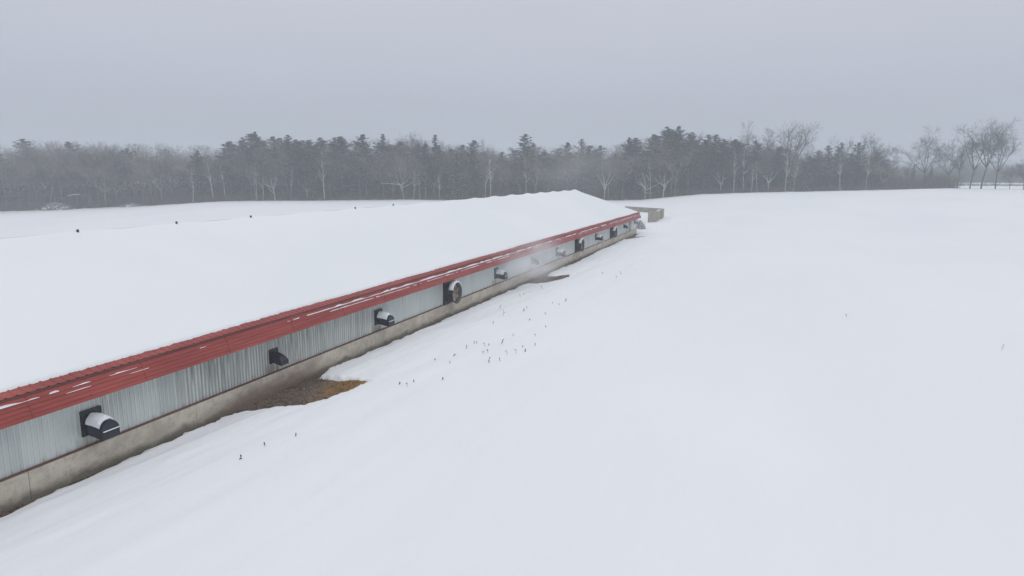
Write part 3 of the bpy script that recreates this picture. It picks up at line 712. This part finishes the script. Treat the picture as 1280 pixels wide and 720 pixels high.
def conifer(seed, H=20, kind='pine'):
    r = np.random.RandomState(seed); S = []; V = []
    tr = [(np.array([0, 0, H*k/6.]), np.array([0, 0, H*(k+1)/6.-(.8 if k == 5 else 0)]), H*.014*(1-k/6.5), H*.014*(1-(k+1)/6.5)) for k in range(6)]
    Wd = H*(.25 if kind == 'pine' else .21); nb = 190 if kind == 'pine' else 190
    quads = []
    for j in range(nb):
        t = (j+r.rand())/nb; z = H*(.10+.90*t)
        if kind == 'pine': rad = Wd*max(.07, 1-((t-.26)/.75)**2)**.85*(.4+.75*r.rand())*(1+.25*math.sin(t*19+seed))
        else: rad = Wd*(1.03-t)*(.7+.45*r.rand())+.2
        a = r.rand()*6.283; droop = (.30 if kind == 'pine' else -.18)+r.randn()*.14
        d = np.array([math.cos(a), math.sin(a), droop]); L = rad
        S.append((np.array([0, 0, z]), np.array([0, 0, z])+d*L, .05, .02))
        m = int(6+L*7)
        for q in range(m):
            u = (r.rand()**.65); c = np.array([0, 0, z])+d*L*u+r.randn(3)*np.array([.34, .34, .13])*(.5+.3*L/4)
            s = r.uniform(.14, .40); e1 = r.randn(3)*np.array([1, 1, .35]); e1 /= np.linalg.norm(e1); e2 = np.cross(e1, np.array([r.randn()*.5, r.randn()*.5, 1])); e2 /= np.linalg.norm(e2)
            V += [c-e1*s, c+e2*s*.45, c+e1*s, c-e2*s*.45]
    V = np.array(V); T = np.arange(len(V)).reshape(-1, 4)
    bv, bt = segs_to_mesh(S, 3)
    tv, tt = segs_to_mesh(tr, 6)
    return (tv, tt), (np.vstack([V, bv]), np.vstack([T, bt+len(V)])), len(T)
PR = {}
def proto(key):
    if key in PR: return PR[key]
    kind, mt, seed = key
    if kind in ('pine', 'spruce'):
        (tv, tt), (cv, ct), _ = conifer(seed, 20, kind); top = cv[:, 2].max()
        tm = np_mesh('trunk', tv, tt, M['bark'], 4); cm = np_mesh('crown', cv, ct, M['needlesnow' if mt == 'snow' else 'needle'], 4)
    else:
        TR, CR = bare_tree(seed, 20, kind, .021 if seed in (14, 15, 16) or kind != 'round' else .026, .85 if seed in (11, 14, 15, 16) else 1.0)
        if mt == 'pale': TR = [(a, c, d*1.25, e*1.25) for a, c, d, e in TR]; CR = [(a, c, *((d*1.8, e*1.8) if d > .05 else (d*.8, e*.8))) for a, c, d, e in CR]
        (tv, tt) = segs_to_mesh(TR, 8); (cv, ct) = segs_to_mesh(CR, 3); thick = np.repeat(np.array([c[2] > .07 for c in CR]), 3).astype(int); top = cv[:, 2].max()
        tm = np_mesh('trunk', tv, tt, M['palebark' if mt == 'pale' else 'bark'], 4, True); cm = np_mesh('crown', cv, ct, [M['paletwig' if mt == 'pale' else 'twig'], M['palebark' if mt == 'pale' else 'bark']], 4, idx=thick)
    PR[key] = (tm, cm, float(top), np.concatenate([tv, cv]), (tv, tt, cv, ct)); return PR[key]
def base_y(px): return float(np.interp(px, [p[0] for p in BASE_PX], [p[1] for p in BASE_PX]))
def place_tree(name, kind, mt, seed, px, toppy, D, label, group, rz=0., wide=1., lean=0., cat='tree'):
    p = at(px, base_y(px), D); zt = at(px, toppy, D)[2]; g = gz(p[0], p[1])-.15
    tm, cm, top, _, _ = proto((kind, mt, seed)); s = (zt-g)/top
    o = empty(name, (p[0], p[1], g), label, cat, group, rz); o.scale = (s*wide, s*wide, s)
    if lean: o.rotation_euler = (0, lean, YAW)
    link('trunk', tm, o); link('crown', cm, o); return o
GB, GP, GC, GM = 'bare dark trees standing apart on the right', 'pale-barked trees along the front of the wood', 'conifers rising out of the wood', 'bare crowns rising above the wood'
L_ = [  # name, kind, mat, seed, px, top, D, label, group, rz, wide, lean
 ('bare_tree','round','dark',11,1155,155,212,'round-crowned bare tree standing alone left of the right-hand group',GB,.3,1.0,0),
 ('bare_tree','round','dark',12,1184,172,222,'shorter bare tree between the lone round tree and the right-hand group',GB,1.3,.9,0),
 ('bare_tree','tall','dark',13,1196,178,214,'thin dark bare tree at the left of the right-hand group',GB,2.0,1.1,0),
 ('bare_tree','round','dark',14,1212,154,212,'bare tree leaning right at the left of the tall trio',GB,.2,.85,.10),
 ('bare_tree','round','dark',15,1226,146,210,'tallest bare tree of the right-hand trio, leaning slightly right',GB,4.0,.85,.08),
 ('bare_tree','round','dark',16,1244,150,213,'rightmost bare tree of the tall trio near the photo edge',GB,2.7,.85,.06),
 ('bare_tree','round','dark',12,1262,205,216,'small low bare tree under the right side of the trio',GB,5.0,1.0,0),
 ('bushy_tree','round','dark',11,1279,196,208,'brownish bushy tree cut by the right edge of the photo',GB,2.2,1.2,0),
 ('bare_tree','tall','dark',17,1113,184,228,'faint thin tree at the right end of the solid wood',GM,1.1,1,0),
 ('bare_tree','tall','dark',18,1135,200,240,'low faint bare tree in the gap left of the lone round tree',GB,2.1,1.2,0),
 ('spruce_tree','spruce','dark',31,1140,205,228,'small dark spruce at the foot of the lone round bare tree',GC,0,1,0),
 ('spruce_tree','spruce','dark',32,1162,207,224,'small dark conifer just right of the lone round tree trunk',GC,0,1.1,0),
 ('bare_tree','round','dark',15,985,150,221,'wide bare crown, largest above the right half of the wood',GM,1.9,1.0,0),
 ('bare_tree','round','dark',11,931,149,223,'rounded bare crown standing tallest left of the wide crown',GM,3.9,.75,0),
 ('bare_tree','tall','dark',17,957,159,224,'narrow bare crown between the two large bare crowns',GM,.9,.9,0),
 ('bare_tree','round','dark',16,1012,176,226,'low spreading bare crown right of the largest bare crown',GM,1.0,.9,0),
 ('bare_tree','round','dark',14,1050,168,222,'bare crown above the dark conifers right of the notch in the wood',GM,.4,.6,0),
 ('bare_tree','round','dark',12,1088,164,220,'fan-shaped bare crown over the last dark conifers on the right',GM,2.6,.85,0),
 ('bare_tree','tall','dark',18,905,168,226,'thin bare tree top left of the rounded bare crown',GM,.3,.9,0),
 ('bare_tree','tall','dark',13,862,164,230,'feathery bare crown just right of the two pointed pines',GM,1.6,1.2,0),
 ('pine_tree','pine','dark',21,1032,182,219,'layered dark pine left of the thin snowy trunk',GC,.5,1,0),
 ('pine_tree','pine','dark',22,1047,178,222,'dark pine behind the thin snowy trunk on the right',GC,1.5,.9,0),
 ('pine_tree','pine','dark',23,1069,178,220,'broad pine right of the thin snowy trunk',GC,2.5,1.1,0),
 ('pine_tree','pine','dark',21,1092,190,223,'last broad dark conifer at the right end of the wood',GC,4.5,1.4,0),
 ('pine_tree','pine','dark',24,831,159,221,'tall pine, left one of the two highest in the middle',GC,.5,1.2,0),
 ('pine_tree','pine','dark',22,846,158,223,'tall pine, right one of the two highest in the middle',GC,3.5,1.0,0),
 ('pine_tree','pine','dark',23,815,168,222,'broad pine shouldering the left of the two highest pines',GC,.1,1.2,0),
 ('pine_tree','pine','dark',21,902,174,222,'dark pine left of the rounded bare crown',GC,5.1,1.2,0),
 ('pine_tree','pine','dark',24,941,176,221,'dark pine under the rounded bare crown',GC,4.1,1.3,0),
 ('pine_tree','pine','dark',22,969,184,220,'dark pine below the narrow bare crown',GC,2.1,1.2,0),
 ('pine_tree','pine','dark',23,785,172,224,'dark pine standing over the right slope of the barn roof end',GC,1.1,1,0),
 ('pine_tree','pine','dark',21,656,168,223,'tall dark pine alone above the wood left of the barn peak',GC,2.1,1.1,0),
 ('pine_tree','pine','snow',24,726,174,222,'pine with snow on its top directly above the barn peak',GC,2.9,1.0,0),
 ('pine_tree','pine','dark',22,708,178,223,'dark pine just left of the snow-topped pine',GC,.9,1.1,0),
 ('pine_tree','pine','dark',23,323,165,221,'tall dark pine at the step up in the left skyline',GC,4.0,1.0,0),
 ('pine_tree','pine','dark',24,308,172,223,'pine on the left shoulder of the skyline step',GC,1.0,1.0,0),
 ('pine_tree','pine','dark',21,364,169,222,'broad pine right of the skyline step',GC,2.0,.9,0),
 ('pine_tree','pine','dark',22,404,172,223,'rounded dark pine above the tall pale tree on the left',GC,3.3,1.2,0),
 ('pine_tree','pine','dark',24,430,171,221,'broad green pine between the left pale trees and the middle',GC,.3,1.3,0),
 ('pine_tree','pine','dark',23,456,168,222,'flat-topped green pine left of the wide pale tree',GC,5.3,1.1,0),
 ('spruce_tree','spruce','dark',31,481,168,223,'narrow pointed spruce top above the wide pale tree',GC,.3,1,0),
 ('spruce_tree','spruce','dark',32,545,169,223,'narrow pointed spruce top right of the wide pale tree',GC,.3,1,0),
 ('spruce_tree','spruce','snow',34,572,190,216,'snow-laden spruce with white boughs left of the barn peak',GC,.3,1.4,0),
 ('spruce_tree','spruce','snow',31,1008,200,216,'snow-dusted low conifer in the notch on the right of the wood',GC,.3,1.3,0),
 ('bare_tree','round','dark',12,122,180,219,'wide dome of a bare tree in the left part of the wood',GM,.3,1.2,0),
 ('bare_tree','round','dark',16,66,181,225,'hazy rounded bare crown near the left edge',GM,.9,1.0,0),
 ('bare_tree','round','dark',15,520,164,224,'fine bare crown above the middle of the left wood',GM,.3,.9,0),
 ('bare_tree','round','dark',11,604,172,224,'bare crown rising above the birches left of the barn peak',GM,5,.8,0),
]
PALE = [(241,205,'tall','thin pale trunk near the far left of the pale trees'),(267,196,'tall','pale tree with short level branches, left of the straight pale trunk'),(283,200,'tall','straight slim pale trunk left of the skyline step'),
 (321,198,'tall','pale trunk with one long low arm on its left'),(329,206,'tall','slender pale trunk close beside the low-armed tree'),(344,193,'candelabra','spreading snowy candelabra tree on the left'),(364,205,'tall','faint pale trunk between the two candelabra trees'),
 (384,206,'candelabra','pale tree with two drooping curved arms'),(406,182,'tall','tallest pale tree of the left half, many level branches'),(505,180,'candelabra','wide pale tree with white forking limbs in the middle left'),
 (517,206,'tall','leaning pale trunk right of the wide forking tree'),(525,208,'tall','short pale trunk next to the leaning one'),(532,198,'tall','crooked pale tree with side twigs right of the leaning trunk'),(549,214,'tall','short faint pale trunk left of the snowy spruce'),
 (606,190,'tall','left one of two pale trunks near the barn roof line'),(613,186,'tall','right one of two pale trunks near the barn roof line'),(658,188,'tall','snowy twisted tree below the lone dark pine'),(755,182,'candelabra','wide thin-limbed pale tree above the barn gable slope'),
 (806,192,'candelabra','snowy pale tree beside the barn roof end'),(813,186,'tall','slender snowy tree right beside the roof end tree'),(829,190,'candelabra','bright forked white tree just right of the barn end'),(843,206,'tall','short pale trunk right of the bright forked tree'),
 (901,196,'candelabra','pale forked tree in the dark part right of the barn'),(917,186,'tall','straight bright pale trunk right of the forked tree'),(929,178,'tall','tall pale trunk under the rounded bare crown'),(938,204,'tall','short bright white trunk right of the tall pale trunk'),
 (946,200,'tall','faint pale trunk left of the thin Y-shaped tree'),(960,194,'candelabra','thin Y-shaped pale tree under the narrow crown'),(981,184,'tall','pale trunk under the widest bare crown'),(991,190,'tall','second pale trunk under the right side of the widest crown'),
 (1050,186,'tall','thin snowy trunk standing before the dark right-hand pines'),(1082,190,'tall','pale trunk under the fan-shaped bare crown')]
# pale trees that stand in front of the wood
for i, (px, tp, kd, lab) in enumerate(PALE):
    sd_ = {'tall': (41, 42, 43, 44, 45), 'candelabra': (51, 52, 53, 54, 55)}[kd][i % 5 if kd == 'candelabra' else i % 5]
    L_.append(('pale_tree', kd, 'pale', sd_, px, tp, 213+(i*7 % 5)*.8, lab, GP, i*1.7 if kd == 'tall' else YAW+.2*math.sin(i)+(3.14 if i % 2 else 0), 1.0 if kd == 'candelabra' else .8, 0))
for a in L_: place_tree(*a[:9], rz=a[9], wide=a[10], lean=a[11])

# the wood itself: one mass of many trees behind the individual ones
def forest(name, rows, pxr, step, topf, mixf, seed, label, kinds):
    r = np.random.RandomState(seed); PV = {0: [], 1: [], 2: []}; PT = {0: [], 1: [], 2: []}; off = {0: 0, 1: 0, 2: 0}
    for D in rows:
        px = pxr[0]+r.rand()*step
        while px < pxr[1]:
            con = r.rand() < mixf(px)
            key = kinds['con'][r.randint(len(kinds['con']))] if con else kinds['bare'][r.randint(len(kinds['bare']))]
            tv, tt, cv, ct = proto(key)[4]; top = proto(key)[2]
            Dj = D+r.uniform(-3, 3); p = at(px, base_y(px), Dj); g = gz(p[0], p[1])-.2
            zt = at(px, topf(px)+r.uniform(-2, 14)*(1 if r.rand() < .85 else 0), Dj)[2]; s = (zt-g)/top; wd = s*r.uniform(1.0, 1.55)
            a = r.uniform(0, 6.28); ca, sa = math.cos(a), math.sin(a)
            for (v, t, slot) in ((tv, tt, 0), (cv, ct, 2 if con else 1)):
                if slot == 1 and len(t) > 3000:      # thin the far rows
                    sel = r.rand(len(t)//3) < .6; t = t.reshape(-1, 3, 4)[sel].reshape(-1, 4); u, inv = np.unique(t, return_inverse=True); v = v[u]; t = inv.reshape(-1, 4)
                w_ = np.stack([(v[:, 0]*ca-v[:, 1]*sa)*wd+p[0], (v[:, 0]*sa+v[:, 1]*ca)*wd+p[1], v[:, 2]*s+g], 1)
                PV[slot].append(w_); PT[slot].append(t+off[slot]); off[slot] += len(w_)
            px += step*r.uniform(.6, 1.4)*(1 if px > -100 and px < 1300 else 1.8)
    V = []; T = []; I = []; o_ = 0
    for s_ in (0, 1, 2):
        if not PV[s_]: continue
        v = np.vstack(PV[s_]); t = np.vstack(PT[s_]); V.append(v); T.append(t+o_); I.append(np.full(len(t), s_)); o_ += len(v)
    me = np_mesh(name, np.vstack(V), np.vstack(T), [M['paletwig'], M['masstwig'], M['massneedle']], 4, idx=np.concatenate(I))
    print(name, len(me.polygons)); return tag(link(name, me), label, 'wood', kind='stuff')
TX = [-400, 0, 60, 110, 130, 180, 210, 240, 290, 302, 320, 350, 400, 450, 500, 545, 600, 640, 655, 680, 720, 760, 800, 830, 850, 880, 930, 960, 1000, 1020, 1060, 1100, 1112]
TY = [176, 178, 174, 175, 173, 179, 177, 182, 177, 175, 169, 173, 174, 172, 171, 173, 177, 184, 178, 181, 179, 181, 172, 164, 164, 168, 176, 181, 190, 188, 187, 192, 202]
topf = lambda px: float(np.interp(px, TX, TY))
mixf = lambda px: .08 if px < 290 else (.26 if px < 1000 else .42)
kinds = {'con': [('pine', 'dark', 21), ('pine', 'dark', 22), ('pine', 'dark', 23), ('pine', 'dark', 24)], 'bare': [('round', 'dark', 11), ('round', 'dark', 12), ('tall', 'dark', 17), ('tall', 'dark', 18), ('round', 'dark', 16)]}
forest('woodland', (219, 226, 234, 243, 255), (-260, 1108), 11.5, topf, mixf, 5, 'dense grey mixed wood behind the snow field', kinds)
forest('distant_woodland', (370, 395), (1090, 1480), 13, lambda px: 205, lambda px: .3, 6, 'low hazy far wood behind the right-hand bare trees', kinds)

# brush along the foot of the wood
def brush(name, specs, mat, seed, label):
    r = np.random.RandomState(seed); S = []
    for px, D, h in specs(r):
        p = at(px, base_y(px), D); g = gz(p[0], p[1])-.1; p = np.array([p[0], p[1], g])
        for k in range(26):
            q = p+np.array([r.randn()*.8, r.randn()*.8, 0]); d = np.array([r.randn()*.35, r.randn()*.35, 1.]); L = h*r.uniform(.5, 1.1); m = q+d*L*.6; e_ = m+np.array([r.randn()*.5, r.randn()*.5, .7])*L*.5
            S.append((q, m, .035, .028)); S.append((m, e_, .028, .02)); S.append((m, m+np.array([r.randn()*.6, r.randn()*.6, .5])*L*.4, .024, .018))
    V, T = segs_to_mesh(S, 3); return tag(link(name, np_mesh(name, V, T, mat, 4)), label, 'brush', kind='stuff')
def sp1(r):
    for px in np.arange(-250, 1180, 2.3):
        h = 3.4 if px < 50 else (2.2 if px < 320 else 1.5)
        yield px+r.randn()*2, 214+r.uniform(0, 5), h*r.uniform(.5, 1.25)
    for px in np.arange(-250, 1110, 2.0): yield px+r.randn()*2, 221+r.uniform(0, 8), r.uniform(2, 5)
    for px in np.arange(1105, 1192, 1.1): yield px+r.randn()*1, 217+r.uniform(0, 9), r.uniform(2, 5.5)
    for px in np.arange(-250, 1110, 1.0): yield px+r.randn()*2, 240+r.uniform(0, 18), r.uniform(4, 9)
brush('undergrowth', sp1, M['brush'], 2, 'brown leafless undergrowth along the edge of the wood')
def sp3(r):
    for px in np.arange(1085, 1500, .8): yield px+r.randn()*2, 345+r.uniform(0, 30), r.uniform(4, 12)
brush('far_thicket', sp3, M['twig'], 8, 'pale hazy thicket far behind the right-hand trees')
def sp2(r):
    for px in np.arange(1185, 1420, 3.5): yield px+r.randn()*2, 260+r.uniform(0, 8), r.uniform(.7, 1.4)
brush('tall_weeds', sp2, M['brush'], 3, 'reddish brown weeds in the snow behind the right-hand trees')

# snowy brush pile with an arching limb, far left
def brush_pile(px, D, w_, h, seed, label):
    p = at(px, base_y(px), D); g = gz(p[0], p[1])-.1; o = empty('brush_pile', (p[0], p[1], g), label, 'brush pile')
    r = np.random.RandomState(seed); S = []
    for k in range(300):
        x = r.randn()*.5; hh = h*max(.1, 1-x*x)*r.rand()**1.4*(.6+.8*float(vnoise(x*3+9, 0., seed))); q = np.array([x*w_*RT[0], x*w_*RT[1], hh])+np.array([r.randn()*.4, r.randn()*.4, 0]); d = r.randn(3)*np.array([1, 1, .5]); d /= np.linalg.norm(d)
        S.append((q-d*.8, q+d*.8, .06, .03))
    V, T = segs_to_mesh(S, 4); link('twigs', np_mesh('twigs', V, T, M['brushsnow'], 4), o)
    for k in range(15):
        x = r.randn()*.42; bm = bmesh.new(); bmesh.ops.create_icosphere(bm, subdivisions=2, radius=1); s1, s2, s3 = r.uniform(.25, .7), r.uniform(.2, .5), r.uniform(.1, .22)
        cx = np.array([x*w_*RT[0], x*w_*RT[1], h*max(.15, 1-x*x)*r.uniform(.15, .8)])
        for v in bm.verts: v.co = Vector((v.co.x*s1+cx[0], v.co.y*s2+cx[1]-.6, v.co.z*s3*(1+.3*r.randn()*.5)+cx[2]))
        me = bpy.data.meshes.new('snow_clump'); bm.to_mesh(me); bm.free(); me.materials.append(M['roofsnow']); link('snow_clump', me, o)
    return o
brush_pile(72, 211, 5.4, 1.9, 4, 'heap of snow-covered branches at the wood edge, far left')
brush_pile(165, 212, 3.0, .8, 6, 'smaller snowy tangle of branches at the wood edge, right of the large heap')
p = at(78, 250, 212); g = gz(p[0], p[1])
fl = empty('fallen_tree', (p[0], p[1], g), 'fallen trunk arching over the snowy brush heap, white with snow on top', 'fallen tree')
pts = [(-5, .0), (-3.6, 1.2), (-2.0, 2.4), (-.2, 3.4), (1.8, 4.1), (3.8, 4.5), (5.6, 4.6), (7.4, 4.2), (9.0, 3.1), (9.9, 1.2), (10.2, -.3)]
b = MB(); s_ = MB()
for (a, z), (a2, z2) in zip(pts, pts[1:]):
    b.tube((a*RT[0], a*RT[1], z), (a2*RT[0], a2*RT[1], z2), .15, .14, 8)
    if a > 1 and a2 < 6.5: s_.tube((a*RT[0], a*RT[1], z+.12), (a2*RT[0], a2*RT[1], z2+.12), .11, .11, 8)
b.build('trunk', M['bark'], fl, True); s_.build('trunk_snow', M['roofsnow'], fl, True)
# brown shrub beside the far barn corner
def shrub(loc, w_, h, seed, label):
    o = empty('shrub', loc, label, 'shrub'); r = np.random.RandomState(seed); S = []
    for k in range(420):
        a = r.uniform(0, 6.28); rr = w_*math.sqrt(r.rand()); z = h*r.rand()*(1-.6*(rr/w_)**2); q = np.array([math.cos(a)*rr, math.sin(a)*rr, z]); d = r.randn(3)+np.array([0, 0, .6]); d /= np.linalg.norm(d)
        S.append((q-d*.16, q+d*.22, .022, .012))
    V, T = segs_to_mesh(S, 3); link('twigs', np_mesh('twigs', V, T, M['brush'], 4), o)
    b = MB()
    for k in range(5): b.tube((0, 0, 0), (r.randn()*.3, r.randn()*.3, h*.7), .04, .02, 5)
    b.build('stem', M['bark'], o); return o
shrub((-.9, 110.5, gz(-.9, 110.5)-.1), .95, 1.6, 3, 'dark brown shrub just past the far corner of the barn')
# fence behind the right-hand trees
p0 = at(1192, 230.5, 300); p1 = at(1330, 229.5, 306)
fe = empty('rail_fence', (p0[0], p0[1], gz(p0[0], p0[1])), 'thin brown rail fence across the snow behind the right-hand trees', 'fence')
d = np.array([p1[0]-p0[0], p1[1]-p0[1]]); N = 17; P_ = []
for k in range(N+1):
    x, y = d*k/N; z = gz(p0[0]+x, p0[1]+y)-fe.location.z; P_.append((x, y, z)); b = MB(); b.tube((x, y, z-.3), (x, y, z+1.0), .07, .06, 6); b.build('post', M['brush'], fe)
for hh in (.5, .85):
    b = MB()
    for a, c in zip(P_, P_[1:]): b.tube((a[0], a[1], a[2]+hh), (c[0], c[1], c[2]+hh), .035, n=5)
    b.build('rail', M['brush'], fe)

# ------------------------------------------------------------------ haze
b = MB(); b.box(-560, 560, -150, 620, -8, 36)
hz = b.build('haze', None); hz.data.materials.clear()
m = bpy.data.materials.new('haze'); m.use_nodes = True; t = m.node_tree; t.nodes.clear()
ou = t.nodes.new('ShaderNodeOutputMaterial'); pv = t.nodes.new('ShaderNodeVolumePrincipled'); t.links.new(pv.outputs[0], ou.inputs['Volume'])
pv.inputs['Density'].default_value = .0016; pv.inputs['Color'].default_value = (.71, .755, .80, 1)
hz.data.materials.append(m); tag(hz, 'thin winter haze over the whole snow field and wood', 'haze', kind='stuff')
